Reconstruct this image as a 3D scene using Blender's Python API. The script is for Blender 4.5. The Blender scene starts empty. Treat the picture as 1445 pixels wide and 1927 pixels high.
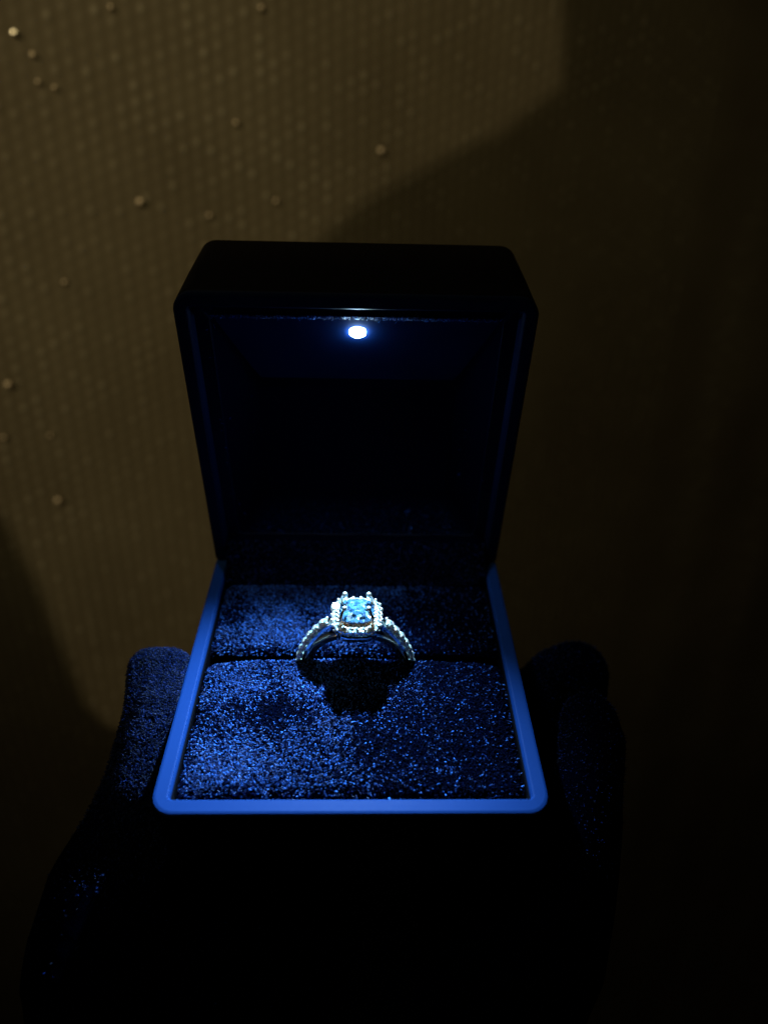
import bpy, bmesh, math, random
import numpy as np
from mathutils import Vector, Matrix, noise

random.seed(7)
rng = np.random.default_rng(11)
S = bpy.context.scene
COL = S.collection
MM = 0.001

# ------------------------------------------------------------------ camera
def cam_basis(p, yaw, roll):
    cp, sp = math.cos(p), math.sin(p)
    fwd = np.array([0, cp, -sp]); up = np.array([0, sp, cp]); rt = np.array([1., 0, 0])
    rt2 = rt*math.cos(roll)+up*math.sin(roll); up2 = -rt*math.sin(roll)+up*math.cos(roll)
    cz, sz = math.cos(yaw), math.sin(yaw)
    Z = np.array([[cz, -sz, 0], [sz, cz, 0], [0, 0, 1]])
    return Z@rt2, Z@up2, Z@fwd
RT, UP, FW = cam_basis(0.6231, -0.0356, 0.0305)
CAM = np.array([1.343, -59.325, 97.739])*MM
cam = bpy.data.cameras.new('camera'); camo = bpy.data.objects.new('camera', cam); COL.objects.link(camo)
M = Matrix(((RT[0], UP[0], -FW[0], CAM[0]), (RT[1], UP[1], -FW[1], CAM[1]), (RT[2], UP[2], -FW[2], CAM[2]), (0, 0, 0, 1)))
camo.matrix_world = M
cam.sensor_fit = 'VERTICAL'; cam.sensor_height = 36; cam.lens = 36*1336/1927
cam.clip_start = 0.002; cam.clip_end = 20
cam.dof.use_dof = True; cam.dof.focus_distance = 0.121; cam.dof.aperture_fstop = 9.5
S.camera = camo
S.render.resolution_x = 767; S.render.resolution_y = 1024
S.view_settings.view_transform = 'Standard'; S.view_settings.look = 'None'
S.view_settings.exposure = 0; S.view_settings.gamma = 1
S.cycles.max_bounces = 10; S.cycles.transmission_bounces = 8
S.cycles.sample_clamp_indirect = 4

def wray(px, py):            # direction of the photograph's pixel; only used to lay out far things at their own distance
    return RT*(px-722.5)/1336 - UP*(py-963.5)/1336 + FW

# ------------------------------------------------------------------ world and lamps
W = bpy.data.worlds.new('World'); S.world = W; W.use_nodes = True
bg = W.node_tree.nodes['Background']; bg.inputs[0].default_value = (1.0, 0.75, 0.4, 1); bg.inputs[1].default_value = 0.0022

# the rear wall of the room: a plane about 0.38 m from the camera
vdown = RT*(650-722.5) - UP*(3800-963.5) + FW*1336; vdown /= np.linalg.norm(vdown)
yaw_r = math.radians(20)
h0 = np.cross(vdown, np.cross(RT, vdown)); h0 /= np.linalg.norm(h0)     # horizontal of the wall facing the camera
nf = np.cross(h0, vdown); nf /= np.linalg.norm(nf)
if nf @ FW > 0: nf = -nf                                                # points to the camera
wx = h0*math.cos(yaw_r) - nf*math.sin(yaw_r); wn = nf*math.cos(yaw_r) + h0*math.sin(yaw_r)
if wn @ FW > 0: wn = -wn
wy = -vdown
WP = CAM + FW*0.40
def on_wall(px, py):
    d = wray(px, py); t = ((WP-CAM) @ wn)/(d @ wn); return CAM + d*t

def lamp_area(name, loc, target, size, power, col, spread=math.pi):
    l = bpy.data.lights.new(name, 'AREA'); l.shape = 'DISK'; l.size = size; l.energy = power; l.color = col; l.spread = spread
    o = bpy.data.objects.new(name, l); COL.objects.link(o)
    o.location = Vector(loc); o.rotation_euler = (Vector(target)-Vector(loc)).to_track_quat('-Z', 'Y').to_euler(); return o
def lamp_spot(name, loc, target, radius, power, col, ang, blend):
    l = bpy.data.lights.new(name, 'SPOT'); l.shadow_soft_size = radius; l.energy = power; l.color = col
    l.spot_size = math.radians(ang); l.spot_blend = blend
    o = bpy.data.objects.new(name, l); COL.objects.link(o)
    o.location = Vector(loc); o.rotation_euler = (Vector(target)-Vector(loc)).to_track_quat('-Z', 'Y').to_euler(); return o

ROOM_LAMP = CAM - FW*1.5 - RT*1.15 + UP*0.25
lamp_area('room_lamp', ROOM_LAMP, on_wall(400, 500), 0.014, 5.6, (1.0, 0.79, 0.43))
FILL = CAM - FW*0.12 - RT*0.16 + UP*0.22
lamp_spot('fill_lamp', FILL, on_wall(800, 640), 0.07, 0.80, (1.0, 0.81, 0.40), 92, 1.0)

# ------------------------------------------------------------------ helpers
def link(o, parent=None):
    COL.objects.link(o)
    if parent is not None: o.parent = parent
    return o
def empty(name, loc=(0, 0, 0)):
    o = bpy.data.objects.new(name, None); o.empty_display_size = 0.01; o.location = loc; return link(o)
def tag(o, label=None, cat=None, group=None, kind=None):
    if label: o['label'] = label
    if cat: o['category'] = cat
    if group: o['group'] = group
    if kind: o['kind'] = kind
    return o
def mesh_obj(name, V, Fc, mat, parent=None, smooth=False, loc=None):
    me = bpy.data.meshes.new(name); me.from_pydata([tuple(v) for v in V], [], [tuple(f) for f in Fc]); me.update()
    if smooth: me.shade_smooth()
    if mat: me.materials.append(mat)
    o = bpy.data.objects.new(name, me)
    if loc is not None: o.location = loc
    return link(o, parent)
def np_mesh(name, V, T, mat, parent=None, smooth=True):
    me = bpy.data.meshes.new(name); nv, nt = len(V), len(T); k = T.shape[1]
    me.vertices.add(nv); me.vertices.foreach_set('co', np.asarray(V, np.float32).ravel())
    me.loops.add(nt*k); me.loops.foreach_set('vertex_index', np.asarray(T, np.int32).ravel())
    me.polygons.add(nt); me.polygons.foreach_set('loop_start', np.arange(nt, dtype=np.int32)*k)
    me.update(calc_edges=True)
    if smooth: me.shade_smooth()
    me.materials.append(mat); o = bpy.data.objects.new(name, me); return link(o, parent)
def principled(name, base, rough=0.5, **kw):
    m = bpy.data.materials.new(name); m.use_nodes = True; b = m.node_tree.nodes['Principled BSDF']
    b.inputs['Base Color'].default_value = (*base, 1); b.inputs['Roughness'].default_value = rough
    for k, v in kw.items():
        s = b.inputs[k.replace('_', ' ')]
        s.default_value = (*v, 1) if isinstance(v, tuple) else v
    return m
def add_bump(m, scale, strength, dist=0.0002, detail=3, rough_var=0.0):
    nt = m.node_tree; b = nt.nodes['Principled BSDF']
    tc = nt.nodes.new('ShaderNodeTexCoord'); nz = nt.nodes.new('ShaderNodeTexNoise'); bp = nt.nodes.new('ShaderNodeBump')
    nz.inputs['Scale'].default_value = scale; nz.inputs['Detail'].default_value = detail
    bp.inputs['Strength'].default_value = strength; bp.inputs['Distance'].default_value = dist
    nt.links.new(tc.outputs['Object'], nz.inputs['Vector']); nt.links.new(nz.outputs['Fac'], bp.inputs['Height'])
    nt.links.new(bp.outputs['Normal'], b.inputs['Normal'])
    if rough_var:
        n2 = nt.nodes.new('ShaderNodeTexNoise'); n2.inputs['Scale'].default_value = scale*0.15
        mr = nt.nodes.new('ShaderNodeMapRange'); r0 = b.inputs['Roughness'].default_value
        mr.inputs['To Min'].default_value = max(0, r0-rough_var); mr.inputs['To Max'].default_value = min(1, r0+rough_var)
        nt.links.new(tc.outputs['Object'], n2.inputs['Vector']); nt.links.new(n2.outputs['Fac'], mr.inputs['Value'])
        nt.links.new(mr.outputs['Result'], b.inputs['Roughness'])
    return m

# ------------------------------------------------------------------ materials
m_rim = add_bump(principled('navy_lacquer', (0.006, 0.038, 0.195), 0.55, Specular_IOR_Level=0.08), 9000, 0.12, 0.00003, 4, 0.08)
m_case = add_bump(principled('black_soft_touch', (0.0012, 0.0014, 0.004), 0.65, Specular_IOR_Level=0.05), 6000, 0.15, 0.00003)
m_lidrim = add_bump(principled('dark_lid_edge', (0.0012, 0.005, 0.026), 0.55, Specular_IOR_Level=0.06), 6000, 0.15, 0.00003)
m_insert = add_bump(principled('insert_plastic', (0.001, 0.004, 0.02), 0.5, Specular_IOR_Level=0.07), 3000, 0.2, 0.00005)
m_cloth = add_bump(principled('velvet_ground', (0.0004, 0.0011, 0.007), 1.0, Specular_IOR_Level=0.0), 5000, 0.5)
m_glove = add_bump(principled('glove_ground', (0.0005, 0.0010, 0.005), 1.0, Specular_IOR_Level=0.0), 4000, 0.5)
def fibre_mat(name, c0, c1, rough, spec):
    m = principled(name, c0, rough, Specular_IOR_Level=spec)
    nt = m.node_tree; b = nt.nodes['Principled BSDF']
    g = nt.nodes.new('ShaderNodeNewGeometry'); r = nt.nodes.new('ShaderNodeValToRGB')
    r.color_ramp.elements[0].color = (*c0, 1); r.color_ramp.elements[1].color = (*c1, 1); r.color_ramp.elements[0].position = 0.28
    e = r.color_ramp.elements.new(0.62); e.color = (*[a*0.75+b_*0.25 for a, b_ in zip(c0, c1)], 1)
    nt.links.new(g.outputs['Random Per Island'], r.inputs['Fac']); nt.links.new(r.outputs['Color'], b.inputs['Base Color'])
    return m
m_pile = fibre_mat('velvet_pile', (0.001, 0.007, 0.08), (0.055, 0.24, 0.95), 0.33, 0.35)
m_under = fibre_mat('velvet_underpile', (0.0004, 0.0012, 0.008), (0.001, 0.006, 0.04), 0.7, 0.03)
m_gpile = fibre_mat('glove_pile', (0.0004, 0.0015, 0.010), (0.010, 0.036, 0.21), 0.34, 0.22)
m_silver = add_bump(principled('white_gold', (0.86, 0.88, 0.84), 0.16, Metallic=1.0), 2500, 0.1, 0.00003)
m_grain = principled('bead_metal', (0.9, 0.93, 0.88), 0.36, Metallic=0.8)
m_gold = principled('warm_setting_metal', (0.85, 0.55, 0.34), 0.2, Metallic=1.0)
def gem_mat(name, tint, mixf, dcol, fac=1500):
    m = bpy.data.materials.new(name); m.use_nodes = True; nt = m.node_tree; nt.nodes.clear()
    o = nt.nodes.new('ShaderNodeOutputMaterial'); mx = nt.nodes.new('ShaderNodeMixShader')
    gl = nt.nodes.new('ShaderNodeBsdfGlass'); gl.inputs['IOR'].default_value = 2.1; gl.inputs['Roughness'].default_value = 0.03
    gl.inputs['Color'].default_value = (*tint, 1)
    p = nt.nodes.new('ShaderNodeBsdfPrincipled'); p.inputs['Base Color'].default_value = (*dcol, 1)
    p.inputs['Roughness'].default_value = 0.12; p.inputs['Specular IOR Level'].default_value = 1.0
    mx.inputs[0].default_value = mixf
    tc = nt.nodes.new('ShaderNodeTexCoord'); vo = nt.nodes.new('ShaderNodeTexVoronoi'); vo.inputs['Scale'].default_value = fac; vo.distance = 'MANHATTAN'
    gn = nt.nodes.new('ShaderNodeNewGeometry'); sb_ = nt.nodes.new('ShaderNodeVectorMath'); sb_.operation = 'SUBTRACT'; sb_.inputs[1].default_value = (.5, .5, .5)
    sc_ = nt.nodes.new('ShaderNodeVectorMath'); sc_.operation = 'SCALE'; sc_.inputs['Scale'].default_value = 1.3
    ad = nt.nodes.new('ShaderNodeVectorMath'); ad.operation = 'ADD'; nm = nt.nodes.new('ShaderNodeVectorMath'); nm.operation = 'NORMALIZE'
    nt.links.new(tc.outputs['Object'], vo.inputs['Vector']); nt.links.new(vo.outputs['Color'], sb_.inputs[0]); nt.links.new(sb_.outputs[0], sc_.inputs[0])
    nt.links.new(gn.outputs['Normal'], ad.inputs[0]); nt.links.new(sc_.outputs[0], ad.inputs[1]); nt.links.new(ad.outputs[0], nm.inputs[0])
    nt.links.new(nm.outputs[0], p.inputs['Normal'])
    sp = nt.nodes.new('ShaderNodeSeparateColor'); cr = nt.nodes.new('ShaderNodeValToRGB'); cr.color_ramp.interpolation = 'LINEAR'
    cr.color_ramp.elements[0].color = (dcol[0]*.5, dcol[1]*.5, dcol[2]*.6, 1); cr.color_ramp.elements[1].color = (0.55, 0.85, 0.95, 1); cr.color_ramp.elements[1].position = 0.95  # pale cells paint facet glints into the gem colour
    e = cr.color_ramp.elements.new(0.4); e.color = (*dcol, 1); e = cr.color_ramp.elements.new(0.8); e.color = (dcol[0]*2.0, min(dcol[1]*1.5, .9), min(1, dcol[2]*1.1), 1)
    nt.links.new(vo.outputs['Color'], sp.inputs[0]); nt.links.new(sp.outputs[1], cr.inputs['Fac']); nt.links.new(cr.outputs['Color'], p.inputs['Base Color'])
    nt.links.new(gl.outputs[0], mx.inputs[1]); nt.links.new(p.outputs[0], mx.inputs[2]); nt.links.new(mx.outputs[0], o.inputs[0])
    return m
m_gem = gem_mat('centre_gem', (0.88, 0.96, 1.0), 0.42, (0.07, 0.27, 0.62), 2000)
m_small = gem_mat('pave_gem', (0.9, 0.97, 1.0), 0.68, (0.66, 0.84, 0.80))
m_led = bpy.data.materials.new('led_lens'); m_led.use_nodes = True
nt = m_led.node_tree; nt.nodes.clear(); em = nt.nodes.new('ShaderNodeEmission'); oo = nt.nodes.new('ShaderNodeOutputMaterial')
em.inputs[0].default_value = (0.46, 0.76, 1.0, 1); em.inputs[1].default_value = 300; nt.links.new(em.outputs[0], oo.inputs[0])

# ------------------------------------------------------------------ wall and lamp mask
m_wall = bpy.data.materials.new('beaded_wallcovering'); m_wall.use_nodes = True
nt = m_wall.node_tree; b = nt.nodes['Principled BSDF']; b.inputs['Roughness'].default_value = 0.55; b.inputs['Specular IOR Level'].default_value = 0.3
tc = nt.nodes.new('ShaderNodeTexCoord'); nz = nt.nodes.new('ShaderNodeTexNoise'); nz.inputs['Scale'].default_value = 14; nz.inputs['Detail'].default_value = 5
rp = nt.nodes.new('ShaderNodeValToRGB'); rp.color_ramp.elements[0].color = (0.21, 0.175, 0.115, 1); rp.color_ramp.elements[1].color = (0.27, 0.23, 0.155, 1)
rp.color_ramp.elements[0].position = 0.35; rp.color_ramp.elements[1].position = 0.65
nt.links.new(tc.outputs['Object'], nz.inputs['Vector']); nt.links.new(nz.outputs['Fac'], rp.inputs['Fac']); ka = nt.nodes.new('ShaderNodeAttribute'); ka.attribute_name = 'knot'; kx = nt.nodes.new('ShaderNodeMix'); kx.data_type = 'RGBA'
kx.inputs['B'].default_value = (0.42, 0.38, 0.29, 1); nt.links.new(ka.outputs['Fac'], kx.inputs['Factor']); nt.links.new(rp.outputs['Color'], kx.inputs['A'])
nt.links.new(kx.outputs['Result'], b.inputs['Base Color'])

def build_wall():
    o = WP
    # limits that cover the view generously
    u0, u1, v0, v1 = -0.42, 0.55, -0.75, 0.35
    pitch_u, pitch_v = 0.0056, 0.0058
    # relief where the ridges can be told apart
    gu = np.concatenate([np.linspace(-0.42, -0.24, 60)[:-1], np.linspace(-0.24, 0.18, 720), np.linspace(0.18, 0.95, 150)[1:]])
    gv = np.concatenate([np.linspace(-1.5, -0.36, 200)[:-1], np.linspace(-0.36, 0.24, 860), np.linspace(0.24, 0.35, 30)[1:]])
    nu, nv = len(gu), len(gv); U, Vv = np.meshgrid(gu, gv)
    iu = np.floor(U/pitch_u); fu = U/pitch_u-iu-0.5
    vs = Vv + (iu % 2)*pitch_v*0.5 + 0.0012*np.sin(iu*12.9)
    iv = np.floor(vs/pitch_v); fv = vs/pitch_v-iv-0.5
    hsh = np.abs(np.sin(iu*127.1+iv*311.7)*43758.5453) % 1.0
    h = 0.00007*np.cos(fu*np.pi)**2 + (0.00018+0.0005*hsh**3)*np.exp(-(fu**2+fv**2)/0.055)
    P = o[None, None]+U[..., None]*wx+Vv[..., None]*wy+h[..., None]*wn
    idx = np.arange(nu*nv).reshape(nv, nu)
    T = np.stack([idx[:-1, :-1], idx[:-1, 1:], idx[1:, 1:], idx[1:, :-1]], -1).reshape(-1, 4)
    kn = 0.78*((0.25+hsh**3*1.5)*np.exp(-(fu**2+fv**2)/0.05)+0.18*np.cos(fu*np.pi)**2)*(0.75+0.25*np.sin(U*31+Vv*17))
    w = np_mesh('wall', P.reshape(-1, 3), T, m_wall, None, True)
    at_ = w.data.attributes.new('knot', 'FLOAT', 'POINT'); at_.data.foreach_set('value', kn.ravel().astype(np.float32))
    tag(w, kind='structure')
    return w
wall = build_wall()
m_bead = principled('wall_glass_bead', (0.62, 0.52, 0.40), 0.5, Metallic=0.75)
m_beadb = principled('wall_bright_bead', (1.0, 0.94, 0.82), 0.3, Metallic=1.0)
def dome(name, r, hgt, mat, n=10, m=4):
    V = [(0, 0, hgt)]; Fc = []
    for j in range(1, m+1):
        a = j/m*math.pi/2
        for i in range(n):
            t = 2*math.pi*i/n; V.append((r*math.sin(a)*math.cos(t), r*math.sin(a)*math.sin(t), hgt*math.cos(a)))
    for i in range(n): Fc.append((0, 1+i, 1+(i+1) % n))
    for j in range(m-1):
        for i in range(n):
            a = 1+j*n+i; c = 1+j*n+(i+1) % n; Fc.append((a, a+n, c+n, c))
    me = bpy.data.meshes.new(name); me.from_pydata(V, [], Fc); me.shade_smooth(); me.materials.append(mat); return me
bead_me = dome('bead', 0.0016, 0.0005, m_bead); beadb_me = dome('bead', 0.0015, 0.00035, m_beadb)
wrot = Matrix((wx, wy, wn)).transposed().to_4x4()
for (px, py, s, br) in [(27, 62, 0.8, 1), (263, 379, .95, 0), (715, 283, .9, 0), (16, 722, 1.0, 0), (110, 940, 1.0, 0), (122, 530, .6, 0), (393, 405, .6, 0), (443, 231, .6, 0), (518, 378, .6, 0), (62, 103, .65, 0), (490, 15, .6, 0), (95, 818, .55, 0), (8, 822, .6, 0), (103, 165, .5, 0), (72, 154, .5, 0), (208, 14, .5, 0)]:
    bo = bpy.data.objects.new('bead', beadb_me if br else bead_me); p = on_wall(px, py)+wn*0.0009
    hv = ((Vector(ROOM_LAMP)-Vector(p)).normalized()+(Vector(CAM)-Vector(p)).normalized()).normalized()*0.8+Vector(wn)*0.2   # each bead sits a little askew, face to the light
    bo.matrix_world = Matrix.Translation(Vector(p)+Vector(wn)*0.0004) @ hv.to_track_quat('Z', 'Y').to_matrix().to_4x4() @ Matrix.Scale(s, 4); COL.objects.link(bo); bo.parent = wall

# unseen plate added behind the camera; its opening shapes the room lamp's lit patch
def build_lamp_mask():
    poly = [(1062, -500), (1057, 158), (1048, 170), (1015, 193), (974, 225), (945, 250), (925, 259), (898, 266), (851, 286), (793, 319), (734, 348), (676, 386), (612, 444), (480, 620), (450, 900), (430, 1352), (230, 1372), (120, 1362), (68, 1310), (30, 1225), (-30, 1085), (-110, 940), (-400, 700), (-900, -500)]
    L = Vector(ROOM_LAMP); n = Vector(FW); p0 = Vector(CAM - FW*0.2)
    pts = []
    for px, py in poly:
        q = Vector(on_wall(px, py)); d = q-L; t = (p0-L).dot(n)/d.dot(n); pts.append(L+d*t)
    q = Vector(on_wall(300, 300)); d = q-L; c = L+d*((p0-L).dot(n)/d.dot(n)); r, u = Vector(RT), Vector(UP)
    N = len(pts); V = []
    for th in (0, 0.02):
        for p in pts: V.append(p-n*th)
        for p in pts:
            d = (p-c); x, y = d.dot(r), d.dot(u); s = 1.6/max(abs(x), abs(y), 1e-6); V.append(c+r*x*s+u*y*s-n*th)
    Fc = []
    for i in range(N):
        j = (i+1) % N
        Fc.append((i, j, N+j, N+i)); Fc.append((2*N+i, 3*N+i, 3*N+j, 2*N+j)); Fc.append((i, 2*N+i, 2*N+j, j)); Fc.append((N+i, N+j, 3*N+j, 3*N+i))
    o = mesh_obj('lamp_mask', V, Fc, principled('dark_paint', (0.03, 0.025, 0.02), 0.8)); tag(o, kind='structure'); return o
build_lamp_mask()

# ------------------------------------------------------------------ ring box
def rrect(x0, x1, y0, y1, r, n=8, rb=None):
    pts = []; rt_ = r; rb = r if rb is None else rb
    for cx, cy, a0, r in ((x1-rt_, y1-rt_, 0, rt_), (x0+rt_, y1-rt_, 90, rt_), (x0+rb, y0+rb, 180, rb), (x1-rb, y0+rb, 270, rb)):
        for i in range(n+1):
            a = math.radians(a0+90*i/n); pts.append((cx+r*math.cos(a), cy+r*math.sin(a)))
    return pts
def loft(name, loops, mat, parent, cap0=False, cap1=False, xf=lambda p: p, smooth=True, mats=None, matfn=None):
    V = []; Fc = []; n = len(loops[0][0])
    for pts, z in loops:
        for p in pts: V.append(tuple(np.array(xf((p[0], p[1], z)))*MM))
    for k in range(len(loops)-1):
        for i in range(n):
            j = (i+1) % n; Fc.append((k*n+i, k*n+j, (k+1)*n+j, (k+1)*n+i))
    nq = len(Fc)
    if cap0: Fc.append(tuple(range(n))[::-1])
    if cap1: Fc.append(tuple(range((len(loops)-1)*n, len(loops)*n)))
    o = mesh_obj(name, V, Fc, mat, parent, smooth)
    if mats:
        for m in mats: o.data.materials.append(m)
        for p in o.data.polygons:
            if p.index < nq: p.material_index = matfn(p.index//n)
    o.data.update()
    return o
def edge_flat(o, deg=35):
    o.data.set_sharp_from_angle(angle=math.radians(deg)); return o

BX, BY = 30.0, 59.0
box = empty('ring_box', (0, 0.029, -0.036))
tag(box, 'open navy ring box with a lit lamp in its lid, held by gloved hand', 'ring box')
INV = -Vector(box.location)
def to_box(o): o.parent = box; o.location = Vector(o.location)+INV; return o
def base_loop(inset, r, z): return (rrect(-BX+inset, BX-inset, inset, BY-inset, min(r, 0.6), rb=r), z)
shell = loft('base_shell', [base_loop(1.6, 2.2, -36), base_loop(0.6, 3.2, -35), base_loop(0.35, 3.4, -20), base_loop(0.3, 3.4, -1.4), base_loop(0.55, 3.2, -1.2), base_loop(1.4, 2.4, -1.15),
      base_loop(2.9, 1.0, -1.15), base_loop(2.9, 1.0, -12)], m_case, None, cap0=True, cap1=True)
edge_flat(shell, 40); to_box(shell)
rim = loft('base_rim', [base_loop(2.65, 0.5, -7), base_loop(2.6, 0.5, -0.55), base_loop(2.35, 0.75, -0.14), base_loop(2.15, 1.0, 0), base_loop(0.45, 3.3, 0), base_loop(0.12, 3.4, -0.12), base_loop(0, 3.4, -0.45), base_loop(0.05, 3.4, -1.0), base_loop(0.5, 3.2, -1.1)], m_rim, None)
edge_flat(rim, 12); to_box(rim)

# fibres ------------------------------------------------------------
def fibres(name, P, N, Ln, Rd, lean, mat, parent, seed=1, bend=0.35):
    """P,N (n,3) metres; each fibre a three-sided tapered tuft with a rounded tip"""
    g = np.random.default_rng(seed); n = len(P)
    a = np.cross(N, np.array([0.31, 0.87, 0.38])); a /= np.linalg.norm(a, axis=1)[:, None]; b_ = np.cross(N, a)
    D = N + lean; D /= np.linalg.norm(D, axis=1)[:, None]
    ph = g.uniform(0, 2*np.pi, n); V = []
    ln = Ln*g.uniform(0.6, 1.25, n); rd = Rd*g.uniform(0.6, 1.3, n)
    for (t, s) in ((0, 0.5), (0.6, 1.0), (0.93, 0.78)):
        c = P + D*(ln*t)[:, None] + lean*(bend*ln*t*t)[:, None]
        for k in range(3):
            an = ph+k*2*np.pi/3
            V.append(c+(a*np.cos(an)[:, None]+b_*np.sin(an)[:, None])*(rd*s)[:, None])
    V.append(P+D*ln[:, None]+lean*(bend*ln)[:, None])
    V = np.stack(V, 1)
    T = []
    for r in (0, 3):
        for k in range(3):
            j = (k+1) % 3; T += [(r+k, r+j, r+3+j), (r+k, r+3+j, r+3+k)]
    for k in range(3): T.append((6+k, 6+(k+1) % 3, 9))
    T = np.array(T); T = (T[None]+(np.arange(n)*10)[:, None, None]).reshape(-1, 3)
    o = np_mesh(name, V.reshape(-1, 3), T, mat, parent, True); tag(o, kind='stuff'); return o
def vnoise(P, f, seed):      # cheap smooth field from summed sines
    g = np.random.default_rng(seed); s = np.zeros(len(P))
    for k in range(7):
        d = g.normal(size=3); d /= np.linalg.norm(d); s += np.sin((P@d)*f*g.uniform(.6, 1.7)+g.uniform(0, 6.28))
    return s/3.0

def cushion(name, x0, x1, y0, y1, top, roll0, roll1, seed, label, hump):
    """padded block: y0 side front, y1 side rear; roll radii in mm"""
    def hz(x, y):
        ex = np.minimum(x-x0, x1-x); e0 = y-y0; e1 = y1-y
        def rl(e, r, dep): q = np.clip(1-e/r, 0, 1); return dep*(1-np.sqrt(np.clip(1-q*q, 0, 1)))
        z = top - rl(ex, 2.2, 2.4) - rl(e0, roll0, roll0*1.0) - rl(e1, roll1, roll1*1.0)
        v = (y-y0)/(y1-y0); z = z + hump(v)*np.sin(np.clip((x-x0)/(x1-x0), 0, 1)*np.pi)**0.35
        z = z + 0.10*np.sin(x*0.41+seed)*np.sin(y*0.33+seed*2)
        return z
    nx, ny = 110, 70
    sx = 0.5-0.5*np.cos(np.linspace(0, np.pi, nx)); sy = 0.5-0.5*np.cos(np.linspace(0, np.pi, ny))
    X, Y = np.meshgrid(x0+(x1-x0)*sx, y0+(y1-y0)*sy); Z = hz(X, Y)
    Pm = np.stack([X, Y, Z], -1)
    # skirt
    V = list(Pm.reshape(-1, 3)); idx = np.arange(nx*ny).reshape(ny, nx)
    T = [tuple(t) for t in np.stack([idx[:-1, :-1], idx[:-1, 1:], idx[1:, 1:], idx[1:, :-1]], -1).reshape(-1, 4)]
    ring = list(idx[0, :])+list(idx[1:, -1])+list(idx[-1, -2::-1])+list(idx[-2:0:-1, 0])
    nb = len(V)
    for i in ring: v = V[i].copy(); v[2] = -11.5; V.append(v)
    for k in range(len(ring)):
        j = (k+1) % len(ring); T.append((ring[j], ring[k], nb+k, nb+j))
    o = mesh_obj(name, np.array(V)*MM, T, m_cloth, None, True); edge_flat(o, 60)
    # pile
    n = int((x1-x0)*(y1-y0)*32)
    g = np.random.default_rng(seed+50)
    px = g.uniform(x0+.1, x1-.1, n); py = g.uniform(y0+.1, y1-.1, n)
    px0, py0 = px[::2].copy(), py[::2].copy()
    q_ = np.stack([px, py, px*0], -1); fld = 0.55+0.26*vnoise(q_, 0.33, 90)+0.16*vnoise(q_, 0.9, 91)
    lit_left = 1/(1+np.exp((px-0-0.2*(py-20))/4.0))          # tufts thinned towards the right, putting shade into the pile density
    keep = g.uniform(size=n) < np.clip(0.03+0.9*lit_left*np.clip(fld, 0, 1.2)**1.4+0.05*fld, 0.03, 1); px, py = px[keep], py[keep]; n = len(px); e = 0.02
    dzx = (hz(px+e, py)-hz(px-e, py))/(2*e); dzy = (hz(px, py+e)-hz(px, py-e))/(2*e)
    # more tufts where the roll is steep
    N = np.stack([-dzx, -dzy, np.ones(n)], -1); N = np.clip(N, -2.5, 2.5); N /= np.linalg.norm(N, axis=1)[:, None]
    P = np.stack([px, py, hz(px, py)-0.05], -1)
    f1 = vnoise(P, 0.32, seed+1); f2 = vnoise(P, 0.32, seed+2); f3 = vnoise(P, 1.4, seed+3); f4 = vnoise(P, 1.4, seed+4)
    lean = np.stack([0.42*f1+0.2*f3, -0.1+0.42*f2+0.2*f4, np.zeros(n)], -1)+g.normal(size=(n, 3))*np.array([.30, .30, .06])
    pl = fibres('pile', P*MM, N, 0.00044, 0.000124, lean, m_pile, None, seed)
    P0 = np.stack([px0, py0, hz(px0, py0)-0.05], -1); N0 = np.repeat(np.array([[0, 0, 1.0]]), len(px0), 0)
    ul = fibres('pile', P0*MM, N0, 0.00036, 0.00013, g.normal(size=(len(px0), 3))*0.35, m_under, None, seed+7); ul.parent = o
    to_box(o); pl.parent = o
    if label: o['label'] = label
    return o
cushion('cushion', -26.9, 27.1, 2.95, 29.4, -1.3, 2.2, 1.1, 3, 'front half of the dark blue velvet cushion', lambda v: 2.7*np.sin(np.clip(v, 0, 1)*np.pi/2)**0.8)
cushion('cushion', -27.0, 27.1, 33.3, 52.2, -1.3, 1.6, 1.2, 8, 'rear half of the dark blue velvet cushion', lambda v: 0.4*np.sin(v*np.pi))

# lid ---------------------------------------------------------------
AN = math.radians(94.13); HY = 58.18; LH = 59.37; LD = 26.5
ca, sa = math.cos(AN), math.sin(AN)
def lid_xf(p):   # (x, h, d) -> box millimetres
    x, h, d = p; return (x, HY+h*ca+d*sa, h*sa-d*ca)
def lloop(inset, r, d, top=None, bot=None):
    return (rrect(-BX+inset, BX-inset, (inset if bot is None else bot), (LH-inset if top is None else top), r, rb=(min(r, 0.9) if inset < 2.2 else None)), d)
lid = loft('lid', [lloop(2.6, 0.6, 3.2), lloop(2.6, 0.6, 1.3), lloop(2.55, 0.6, 1.2), lloop(0.3, 3.3, 1.2), lloop(0.0, 3.4, 1.5), lloop(0, 3.4, 12), lloop(0.1, 3.4, LD-2.0), lloop(0.7, 3.0, LD-0.6), lloop(2.0, 2.2, LD)], m_case, None, cap1=True, xf=lid_xf)
edge_flat(lid, 40)
to_box(lid)
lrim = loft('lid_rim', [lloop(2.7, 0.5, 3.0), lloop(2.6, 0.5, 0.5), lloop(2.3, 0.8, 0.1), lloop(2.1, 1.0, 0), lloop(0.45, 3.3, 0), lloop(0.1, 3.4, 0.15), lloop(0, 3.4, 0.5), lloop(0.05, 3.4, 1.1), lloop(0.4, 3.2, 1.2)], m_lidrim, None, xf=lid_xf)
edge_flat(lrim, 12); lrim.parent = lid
flange = loft('insert_flange', [lloop(2.62, 0.5, 3.0), lloop(5.0, 1.2, 3.0), lloop(5.2, 1.2, 3.3)], m_insert, None, xf=lid_xf); edge_flat(flange, 50); flange.parent = lid
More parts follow.
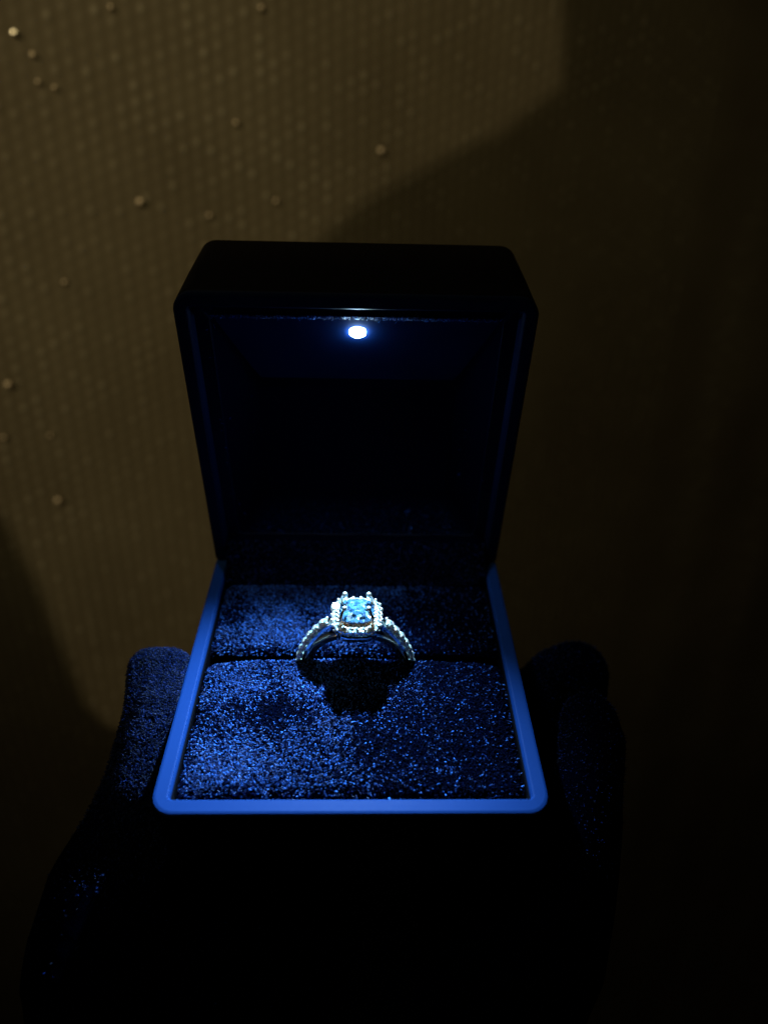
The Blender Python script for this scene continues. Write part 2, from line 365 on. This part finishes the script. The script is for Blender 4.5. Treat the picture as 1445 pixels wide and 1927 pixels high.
# velvet insert: steep sides, sloped roof that carries the lamp
D0, D1 = 3.1, 15.0
TOP0 = 54.2; SL = math.tan(math.radians(30.5)); TOP1 = TOP0-(D1-D0)/SL
ins = loft('velvet_insert', [lloop(5.1, 1.2, D0, top=TOP0, bot=4.2), lloop(7.6, 1.6, (D0+D1)/2, top=(TOP0+TOP1)/2, bot=5.2), lloop(10, 2.0, D1, top=TOP1, bot=6.2)], m_cloth, None, cap1=True, xf=lid_xf)
ins.parent = lid
def quad_fibres(name, c, n, parent, seed, Ln=0.0009, dens_fn=None, mat=m_pile, rd=0.00009):
    g = np.random.default_rng(seed); u = g.uniform(0, 1, n); v = g.uniform(0, 1, n)
    A, B, C_, D_ = [np.array(p) for p in c]
    P = ((1-u)*(1-v))[:, None]*A+(u*(1-v))[:, None]*B+(u*v)[:, None]*C_+((1-u)*v)[:, None]*D_
    nn = np.cross(B-A, D_-A); nn = nn/np.linalg.norm(nn)
    Nn = np.repeat(nn[None], n, 0)
    Pw = np.array([lid_xf(p) for p in P])*MM
    nw = np.array([nn[0], nn[1]*ca+nn[2]*sa, nn[1]*sa-nn[2]*ca]); Nw = np.repeat(nw[None], n, 0)
    lean = g.normal(size=(n, 3))*0.3
    o = fibres(name, Pw, Nw, Ln, rd, lean, mat, None, seed); o.parent = parent; return o
# pile on the left, right, bottom and lamp slopes and the back panel of the insert
q = lambda s: ((s*24.9, 4.4, D0), (s*24.9, TOP0, D0), (s*20, TOP1, D1), (s*20, 6.2, D1))
a, b2, c2, d2 = q(-1); quad_fibres('pile', (a, d2, c2, b2), 7000, ins, 21)
a, b2, c2, d2 = q(1); quad_fibres('pile', (a, b2, c2, d2), 7000, ins, 22)
quad_fibres('pile', ((-24.5, 4.3, D0), (24.5, 4.3, D0), (20, 6.2, D1), (-20, 6.2, D1)), 7000, ins, 23)
quad_fibres('pile', ((-24.5, TOP0, D0), (24.5, TOP0, D0), (24.5, TOP0-.3, D0-.35), (-24.5, TOP0-.3, D0-.35)), 900, ins, 24, Ln=0.0006, rd=0.00006)
flap_pts = [(51.9, -9), (51.9, -1.6), (52.6, -0.6), (54.5, 1.2), (56.8, 3.4), (58.6, 5.2), (60.4, 5.6)]
fv = []; ff = []
for k, (y, z) in enumerate(flap_pts):
    for i in range(21): x = -27.1+54.2*i/20; fv.append((x*MM, (y+0.12*math.sin(x*.5))*MM, (z+0.1*math.sin(x*.37+1))*MM))
for k in range(len(flap_pts)-1):
    for i in range(20): a = k*21+i; ff.append((a, a+1, a+22, a+21))
flap = mesh_obj('hinge_flap', fv, ff, m_cloth, None, True); sd = flap.modifiers.new('t', 'SOLIDIFY'); sd.thickness = 0.0004; to_box(flap)
g_ = np.random.default_rng(77); nfl = 3500; uu = g_.uniform(-27, 27, nfl); vv = g_.uniform(0, 1, nfl)
fy = 52.2+vv*6.4; fz = -1.2+vv*6.4; Pf = np.stack([uu, fy, fz], -1); Nf = np.repeat(np.array([[0, -0.7, 0.71]]), nfl, 0)
fpl = fibres('pile', Pf*MM, Nf, 0.0006, 0.00011, g_.normal(size=(nfl, 3))*0.3, m_gpile, None, 31); fpl.parent = flap
fpl.location = Vector((0, 0, 0))
off = 0.05
pq = [(-24.3, TOP0-.1, D0), (24.3, TOP0-.1, D0), (20.4, TOP1+.8, D1-.4), (-20.4, TOP1+.8, D1-.4)]
m_lp = add_bump(principled('glow_catcher_satin', (0.0022, 0.012, 0.060), 0.85, Specular_IOR_Level=0.03), 2500, 0.15, 0.00005)
pv = []; nu_, nv_ = 24, 12
for j_ in range(nv_+1):
    for i_ in range(nu_+1):
        u_, v_ = i_/nu_, j_/nv_; p = (1-v_)*((1-u_)*np.array(pq[0])+u_*np.array(pq[1]))+v_*((1-u_)*np.array(pq[3])+u_*np.array(pq[2]))
        pv.append(np.array(lid_xf((p[0], p[1]-off*.5, p[2]-off*.86)))*MM)
pf = [(j_*(nu_+1)+i_, j_*(nu_+1)+i_+1, (j_+1)*(nu_+1)+i_+1, (j_+1)*(nu_+1)+i_) for j_ in range(nv_) for i_ in range(nu_)]
lpn = mesh_obj('glow_catcher', pv, pf, m_lp, lid, True)  # smooth sheet added over the velvet slope to catch the lamp's glow
# lamp
ld = D0 + 2.1; lh = TOP0-(ld-D0)/SL
lam_c = np.array(lid_xf((0.03, lh, ld)))
nrm_l = np.array([0, -math.cos(math.radians(59.5)), -math.sin(math.radians(59.5))])   # local (x,h,d): down and out of the lid
nrm_l = np.array([0.0, -SL/math.hypot(1, SL), -1/math.hypot(1, SL)])
nw = Vector((0, nrm_l[1]*ca+nrm_l[2]*sa, nrm_l[1]*sa-nrm_l[2]*ca)).normalized()
rotm = nw.to_track_quat('Z', 'Y').to_matrix().to_4x4()
def lathe(name, prof, mat, parent, mw, n=36, smooth=True):
    V = []; Fc = []
    for r, z in prof:
        for i in range(n): t = 2*math.pi*i/n; V.append(mw @ Vector((r*MM*math.cos(t), r*MM*math.sin(t), z*MM)))
    for k in range(len(prof)-1):
        for i in range(n): j = (i+1) % n; Fc.append((k*n+i, k*n+j, (k+1)*n+j, (k+1)*n+i))
    if prof[-1][0] < 0.3: Fc.append(tuple(range((len(prof)-1)*n, len(prof)*n)))
    return mesh_obj(name, V, Fc, mat, parent, smooth)
mw = Matrix.Translation(Vector(lam_c*MM)) @ rotm
m_collar = add_bump(principled('glow_catcher', (0.010, 0.045, 0.19), 0.75, Specular_IOR_Level=0.1), 2500, 0.15, 0.00005)
bez = lathe('lamp_bezel', [(1.75, -0.1), (1.75, 0.03), (1.7, 0.06), (1.5, 0.06), (1.45, 0.0)], m_collar, lid, mw); edge_flat(bez, 40)
led = lathe('led_lamp', [(1.45, -0.1), (1.42, 0.30), (1.25, 0.44), (0.9, 0.56), (0.5, 0.62), (0.05, 0.64)], m_led, lid, mw)
led['label'] = 'small glowing blue white lamp set in the sloped roof of the lid'
LAMP = Vector(lam_c*MM)+nw*0.0026
lamp_spot('led_beam', LAMP, Vector((-0.016, -0.022, 0.0)), 0.0011, 1.0, (0.44, 0.76, 1.0), 97, 1.0)

# ------------------------------------------------------------------ diamond ring
RC = np.array([0.15, 29.75, -1.3])          # centre of the finger hole, mm
HC = np.array([0.37, 30.3, 0.0])
ring = empty('diamond_ring', (0.00015, 0.02975, -0.0115))
tag(ring, 'white metal ring with square stone halo, standing in the slot of the velvet cushion', 'ring')
RINV = -Vector(ring.location)
def to_ring(o): o.parent = ring; o.location = Vector(o.location)+RINV; return o
def sweep(name, path, prof, mat, closed=False, side=Vector((0, 1, 0)), smooth=True):
    """path: list of (point mm, width scale, height scale); prof: (side, normal) pairs"""
    V = []; Fc = []; n = len(prof); m = len(path)
    for k, (p, ws, hs) in enumerate(path):
        p0 = Vector(path[(k-1) % m if closed else max(k-1, 0)][0]); p1 = Vector(path[(k+1) % m if closed else min(k+1, m-1)][0])
        t = (p1-p0).normalized(); s = (side-t*side.dot(t)).normalized(); nn = s.cross(t).normalized()
        for a_, b_ in prof: V.append((Vector(p)+s*a_*ws+nn*b_*hs)*MM)
    for k in range(m if closed else m-1):
        k2 = (k+1) % m
        for i in range(n): j = (i+1) % n; Fc.append((k*n+i, k*n+j, k2*n+j, k2*n+i))
    if not closed: Fc.append(tuple(range(n))[::-1]); Fc.append(tuple(range((m-1)*n, m*n)))
    return mesh_obj(name, V, Fc, mat, None, smooth)
prof_band = [(-1.0, 0.45), (-0.8, 0.6), (0.8, 0.6), (1.0, 0.45), (1.0, -0.35), (0.7, -0.55), (-0.7, -0.55), (-1.0, -0.35)]
path = []
for i in range(96):
    a = 2*math.pi*i/96; r = 9.0; path.append(((RC[0]+r*math.cos(a), RC[1], RC[2]+r*math.sin(a)), 0.95, 1.0))
band = sweep('band', path, prof_band, m_silver, closed=True); edge_flat(band, 40); to_ring(band)

def bez3(P, n):
    out = []; P = [np.array(p, float) for p in P]
    for k in range(len(P)-1):
        p0 = P[max(k-1, 0)]; p1 = P[k]; p2 = P[k+1]; p3 = P[min(k+2, len(P)-1)]
        for i in range(n):
            t = i/n; out.append(0.5*((2*p1)+(-p0+p2)*t+(2*p0-5*p1+4*p2-p3)*t*t+(-p0+3*p1-3*p2+p3)*t**3))
    out.append(P[-1]); return out
# brilliant mesh
def brilliant(name, r, mat, n=8, table=0.55, crown=0.32, pav=0.85, sq=0.0, girdle=0.05):
    """faceted round or cushion stone, radius r mm, girdle at z 0"""
    def shape(a, rr):
        c, s = math.cos(a), math.sin(a)
        if sq:
            p = 2+sq*2; k = (abs(c)**p+abs(s)**p)**(-1/p); return (rr*k*c, rr*k*s)
        return (rr*c, rr*s)
    bm = bmesh.new(); rings = []
    def addring(rr, z, off, cnt):
        vs = []
        for i in range(cnt):
            a = 2*math.pi*(i+off)/cnt; x, y = shape(a, rr); vs.append(bm.verts.new((x*MM, y*MM, z*MM)))
        rings.append(vs); return vs
    addring(r*table, r*crown, 0.5, n)
    addring(r*(table+(1-table)*0.55), r*crown*0.55, 0, n)
    addring(r, r*girdle, 0, 2*n)
    addring(r, -r*girdle, 0, 2*n)
    addring(r*0.55, -r*pav*0.5, 0.5, n)
    addring(r*0.03, -r*pav, 0.5, n)
    bmesh.ops.convex_hull(bm, input=bm.verts[:])
    me = bpy.data.meshes.new(name); bm.to_mesh(me); bm.free(); me.materials.append(mat); return me
pave_me = brilliant('pave', 0.98, m_small, n=8, table=0.42, crown=0.6)
halo_me = brilliant('halo_stone', 0.64, m_small, n=6, table=0.5)
m_flash = principled('polished_gem', (0.7, 0.85, 0.9), 0.12, Specular_IOR_Level=1.0, Metallic=0.6)
flash_me = brilliant('halo_stone', 0.64, m_flash, n=6, table=0.7)
# bead sphere templates
def uv(n=8, m=5):
    V = [(0, 0, 1)]; F_ = []
    for j in range(1, m):
        a = math.pi*j/m
        for i in range(n): t = 2*math.pi*i/n; V.append((math.sin(a)*math.cos(t), math.sin(a)*math.sin(t), math.cos(a)))
    V.append((0, 0, -1))
    for i in range(n): F_.append((0, 1+i, 1+(i+1) % n))
    for j in range(m-2):
        for i in range(n): a = 1+j*n+i; c = 1+j*n+(i+1) % n; F_.append((a, a+n, c+n)); F_.append((a, c+n, c))
    L_ = len(V)-1
    for i in range(n): F_.append((L_, 1+(m-2)*n+(i+1) % n, 1+(m-2)*n+i))
    return np.array(V, float), np.array(F_)
UVV, UVF = uv(10, 6)
def beads(name, items, mat):
    V = []; T = []
    for k, (p, r) in enumerate(items): V.append(UVV*r*MM+np.array(p)*MM); T.append(UVF+k*len(UVV))
    o = np_mesh(name, np.concatenate(V), np.concatenate(T), mat, None, True); return o

shoulder_beads = []
for s in (-1, 1):
    ctrl = [(RC[0]+s*9.65, RC[1], -3.0), (RC[0]+s*9.6, RC[1], -0.5), (RC[0]+s*8.9, RC[1], 3.0), (RC[0]+s*7.45, RC[1], 6.1), (RC[0]+s*5.8, RC[1]+.1, 8.3), (HC[0]+s*4.3, RC[1]+.2, 9.9)]
    pts = bez3(ctrl, 10)
    pr = [(-0.8, 0.28), (0.8, 0.28), (0.9, -0.2), (0.5, -0.45), (-0.5, -0.45), (-0.9, -0.2)]
    if s < 0: pr = [(a_, -b_) for a_, b_ in pr]
    sh = sweep('shoulder', [(tuple(p), 0.75+0.25*(k/len(pts)), 1.0) for k, p in enumerate(pts)], pr, m_silver); edge_flat(sh, 40); to_ring(sh)
    # webs joining rail and band near the foot
    L_ = [0]
    for k in range(1, len(pts)): L_.append(L_[-1]+np.linalg.norm(pts[k]-pts[k-1]))
    L_ = np.array(L_); tot = L_[-1]
    def at_len(l):
        k = int(np.clip(np.searchsorted(L_, l)-1, 0, len(pts)-2)); t = (l-L_[k])/(L_[k+1]-L_[k]); p = pts[k]*(1-t)+pts[k+1]*t
        tg = pts[k+1]-pts[k]; tg /= np.linalg.norm(tg); nn = np.array([tg[2], 0, -tg[0]])*(1 if s > 0 else -1)
        if nn[0]*s < 0: nn = -nn
        return p, tg, nn
    nst = 7; st0 = 2.3; pitch = (tot-st0-0.5)/nst
    for k in range(nst):
        l = st0+pitch*(k+0.5); p, tg, nn = at_len(l); c = p+nn*0.80
        z = Vector(nn); x = Vector((0, 1, 0)); y = z.cross(x)
        rm = Matrix((x, y, z)).transposed().to_4x4()
        o = bpy.data.objects.new('shoulder_stone', pave_me); COL.objects.link(o)
        sc = 0.97+0.12*k/nst
        o.matrix_world = Matrix.Translation(Vector(c*MM)) @ rm @ Matrix.Rotation(random.uniform(0, 1), 4, 'Z') @ Matrix.Scale(sc, 4); o.parent = ring
        o.matrix_world = Matrix.Translation(Vector(c*MM)+RINV) @ rm @ Matrix.Rotation(random.uniform(0, 1), 4, 'Z') @ Matrix.Scale(sc, 4)
        # seat cup under each stone
    for k in range(nst+1):
        p, tg, nn = at_len(st0+pitch*k)
        for yy in (-0.62, 0.62):
            shoulder_beads.append((p+nn*0.78+np.array([0, yy*(0.85+.2*k/nst), 0])+rng.normal(size=3)*.03, 0.30+0.02*rng.normal()))
sb = beads('shoulder_prongs', shoulder_beads, m_grain); to_ring(sb); tag(sb, kind='stuff')

# head: gallery, halo plate, stones
HZ = 11.2
def sqp(a, r, p=3.4):
    c, s_ = math.cos(a), math.sin(a); k = (abs(c)**p+abs(s_)**p)**(-1/p); return r*k*c, r*k*s_
def sqpath(r, z, n=64, p=3.4, sy=1.0):
    return [((HC[0]+sqp(2*math.pi*i/n, r, p)[0], HC[1]+sqp(2*math.pi*i/n, r, p)[1]*sy, z), 1, 1) for i in range(n)]
def sqloft(name, prof, mat, n=72, p=3.4):
    V = []; Fc = []
    for r, z in prof:
        for i in range(n): x, y = sqp(2*math.pi*i/n, r, p); V.append(((HC[0]+x)*MM, (HC[1]+y)*MM, z*MM))
    m = len(prof)
    for k in range(m):
        k2 = (k+1) % m
        for i in range(n): j = (i+1) % n; Fc.append((k*n+i, k*n+j, k2*n+j, k2*n+i))
    o = mesh_obj(name, V, Fc, mat, None, True); edge_flat(o, 40); to_ring(o); return o
sqloft('halo', [(3.0, HZ-0.6), (4.1, HZ-0.6), (4.35, HZ-0.3), (4.3, HZ+0.0), (4.0, HZ+0.12), (3.1, HZ+0.12), (3.0, HZ)], m_silver)
sqloft('gallery_rail', [(3.1, 8.3), (3.5, 8.2), (3.65, 8.4), (3.65, 9.25), (3.5, 9.45), (3.1, 9.4)], m_silver)
sqloft('inner_bezel', [(2.65, HZ-0.1), (2.9, HZ-0.1), (2.96, HZ+0.55), (2.9, HZ+0.68), (2.8, HZ+0.6)], m_gold, p=3.0)
hb = []; NH = 22
for k in range(NH):
    a = 2*math.pi*(k+0.5)/NH; x, y = sqp(a, 3.72, 3.6)
    o = bpy.data.objects.new('halo_stone', halo_me); COL.objects.link(o)
    tilt = Matrix.Rotation(0.28, 4, Vector((-y, x, 0)).normalized())
    o.parent = ring
    o.matrix_world = Matrix.Translation(Vector(((HC[0]+x), (HC[1]+y), HZ+0.22))*MM+RINV) @ tilt @ Matrix.Rotation(random.uniform(0, 1), 4, 'Z')
    if k == 9:      # the one stone that flashes: its table mirrors the lamp
        pw = Vector(((HC[0]+x), (HC[1]+y), HZ+0.35))*MM
        hv = ((LAMP-pw).normalized()+(Vector(CAM)-pw).normalized()).normalized()
        o.matrix_world = Matrix.Translation(pw+RINV) @ hv.to_track_quat('Z', 'Y').to_matrix().to_4x4() @ Matrix.Scale(1.35, 4); o.data = flash_me
    a2 = 2*math.pi*k/NH
    for rr, dz, rad in ((4.3, 0.10, 0.30), (3.12, 0.40, 0.24)):
        x, y = sqp(a2, rr, 3.6); hb.append(((HC[0]+x+rng.normal()*.03, HC[1]+y+rng.normal()*.03, HZ+dz), rad+rng.normal()*.015))
    # lower drip row under the plate edge
    x, y = sqp(a, 4.3, 3.6); hb.append(((HC[0]+x, HC[1]+y, HZ-0.45), 0.27))
hbo = beads('halo_prongs', hb, m_grain); to_ring(hbo); tag(hbo, kind='stuff')
# four little struts from rail to halo
for sx in (-1, 1):
    for sy in (-1, 1):
        p0 = (HC[0]+sx*3.0, HC[1]+sy*3.0, 8.5); p1 = (HC[0]+sx*3.5, HC[1]+sy*3.5, HZ-0.3)
        cir = [(0.24*math.cos(2*math.pi*i/8), 0.24*math.sin(2*math.pi*i/8)) for i in range(8)]
        to_ring(sweep('gallery_post', [(p0, 1, 1), (p1, 1, 1)], cir, m_silver))
        # claw prong with bead tip
        tipz = 14.4
        tx, ty = (2.05 if sx > 0 else 2.05), 1.75
        q0 = (HC[0]+sx*2.75, HC[1]+sy*2.7, HZ-0.2); q1 = (HC[0]+sx*2.68, HC[1]+sy*2.6, HZ+1.6); q2 = (HC[0]+sx*2.4, HC[1]+sy*2.25, HZ+2.7); q3 = (HC[0]+sx*tx, HC[1]+sy*ty, tipz)
        pth = [(tuple(p), 1.1-0.25*k/12, 1.1-0.25*k/12) for k, p in enumerate(bez3([q0, q1, q2, q3], 4))]
        cir = [(0.3*math.cos(2*math.pi*i/8), 0.26*math.sin(2*math.pi*i/8)) for i in range(8)]
        pg = to_ring(sweep('prong', pth, cir, m_gold if sy < 0 else m_silver))
        tp = beads('prong_tip', [(q3, 0.48)], m_grain); tp.parent = pg
cs_me = brilliant('centre_stone', 2.95, m_gem, n=8, table=0.5, crown=0.42, pav=0.95, sq=0.6)
cs = bpy.data.objects.new('centre_stone', cs_me); COL.objects.link(cs); cs.parent = ring
cs.location = Vector((HC[0], HC[1], HZ+0.95))*MM+RINV; cs.rotation_euler = (0, 0, 0.0)

# ------------------------------------------------------------------ hand
def hand():
    balls = []     # (centre mm, radius mm)
    def onz(px, py, z):
        d = wray(px, py); t = (z*MM-CAM[2])/d[2]; return (CAM+t*d)/MM
    def chain(pts, step=0.25):
        for k in range(len(pts)-1):
            (a, ra), (b_, rb) = pts[k], pts[k+1]; a = np.array(a, float); b_ = np.array(b_, float)
            L = np.linalg.norm(b_-a); n = max(2, int(L/(min(ra, rb)*step)))
            for i in range(n+1): t = i/n; balls.append((a*(1-t)+b_*t, ra*(1-t)+rb*t))
    # thumb along the left wall of the box
    T = [(onz(283, 1262, -5), 4.2), (onz(289, 1330, -6), 4.9), (onz(284, 1400, -9), 6.0), (onz(275, 1480, -13), 7.2), (onz(255, 1570, -19), 9.0), (onz(222, 1680, -27), 12.0), (onz(225, 1800, -36), 15.5), (onz(330, 1950, -48), 22.0)]
    chain(T); chain([(onz(322, 1264, -2.5), 4.2), (onz(313, 1330, -3.5), 4.9), (onz(297, 1400, -6.5), 5.8), (onz(282, 1480, -11), 7)]); chain([(onz(283, 1262, -5), 4.2), (onz(322, 1264, -2.5), 4.2)])
    # index finger, bent in towards the right wall
    chain([(onz(1012, 1308, -16), 6.0), (onz(1050, 1275, -14), 6.3), (onz(1083, 1268, -15), 6.9), (onz(1082, 1335, -20), 6.2), (onz(1080, 1450, -28), 7.5), (onz(1060, 1620, -42), 10), (onz(960, 1800, -55), 14)])
    chain([(onz(1015, 1320, -18), 6), (onz(1045, 1420, -24), 7), (onz(1060, 1500, -30), 8)])
    # middle finger in front of it
    chain([(onz(1108, 1358, -6), 5.3), (onz(1114, 1400, -8), 5.9), (onz(1106, 1480, -12), 6.0), (onz(1097, 1570, -18), 6.6), (onz(1075, 1680, -26), 7.6), (onz(1030, 1800, -38), 10), (onz(900, 1930, -52), 16)])
    # ring and little fingers folded below the box
    chain([((33, 30, -41), 5.6), ((26, 24, -46), 7), ((5, 10, -52), 8.5), ((-8, -14, -56), 10)])
    chain([((24, 44, -42), 5.0), ((14, 38, -46), 6.2), ((-4, 22, -52), 8.0), ((-14, -8, -56), 10)])
    # palm and wrist
    chain([((-22, 4, -50), 13), ((0, 0, -54), 15), ((20, -4, -54), 13)])
    chain([((-20, -18, -52), 17), ((2, -24, -56), 18), ((20, -20, -52), 15)])
    chain([(onz(330, 1950, -48), 22), (onz(560, 2000, -58), 22), (onz(800, 1960, -55), 19)])
    chain([((-6, -30, -60), 26), ((-4, -70, -72), 27), ((-2, -120, -86), 29)])
    V = []; T_ = []; k = 0
    u_v, u_f = uv(14, 9)
    for c, r in balls: V.append((u_v*r+c)*MM); T_.append(u_f+k); k += len(u_v)
    o = np_mesh('gloved_hand', np.concatenate(V), np.concatenate(T_), m_glove, None, True)
    md = o.modifiers.new('r', 'REMESH'); md.mode = 'VOXEL'; md.voxel_size = 0.0009; md.use_smooth_shade = True
    ms = o.modifiers.new('s', 'SMOOTH'); ms.factor = 0.5; ms.iterations = 10
    dg = bpy.context.evaluated_depsgraph_get(); ev = o.evaluated_get(dg); me = bpy.data.meshes.new_from_object(ev)
    o.modifiers.clear(); old = o.data; o.data = me; bpy.data.meshes.remove(old)
    me.shade_smooth()
    if not me.materials: me.materials.append(m_glove)
    # keep the glove out of the box walls: flatten vertices against the sides
    nv = len(me.vertices); co = np.empty(nv*3, np.float32); me.vertices.foreach_get('co', co); co = co.reshape(-1, 3)
    inside = (co[:, 1] > -0.0002) & (co[:, 1] < 0.0595) & (co[:, 2] > -0.0365) & (co[:, 2] < 0.012) & (np.abs(co[:, 0]) < 0.0304)
    tx = np.abs(co[:, 0]); side = inside & (tx > 0.022); bot = inside & ~side
    co[side, 0] = np.sign(co[side, 0])*0.0304; co[bot, 2] = -0.0367
    me.vertices.foreach_set('co', co.ravel()); me.update()
    # pile on the parts near the light
    no = np.empty(nv*3, np.float32); me.vertices.foreach_get('normal', no); no = no.reshape(-1, 3)
    g = np.random.default_rng(5)
    ok = (co[:, 2] > -0.062) & ((co-CAM)@FW > 0.04) & (no@(-FW) > -0.35)
    idx = np.where(ok)[0]; n = 30000; cm = co[idx].astype(float)/MM
    dx = np.maximum(np.abs(cm[:, 0])-30, 0); dy = np.maximum(-cm[:, 1], 0); dd = np.sqrt(dx**2+dy**2+cm[:, 2]**2)
    w = np.exp(-np.maximum(dd-6, 0)/4.8)+0.001; w[(cm[:, 0] > 0) & (cm[:, 1] < 26)] *= 0.16; w[(cm[:, 0] > 0) & (cm[:, 1] >= 26)] *= 0.6; w[cm[:, 2] < -17] *= 0.35; pick = g.choice(idx, n, p=w/w.sum())
    P = co[pick].astype(float)+g.normal(size=(n, 3))*0.00035; P -= no[pick]*((P-co[pick])*no[pick]).sum(1)[:, None]; N = no[pick].astype(float)
    lean = g.normal(size=(n, 3))*0.35
    fb = fibres('glove_pile', P-N*0.0001, N, 0.00042, 0.0001, lean, m_gpile, o, 9)
    tag(o, 'hand in dark velvety glove gripping the ring box, two fingers showing on its right', 'hand')
    return o
hand()
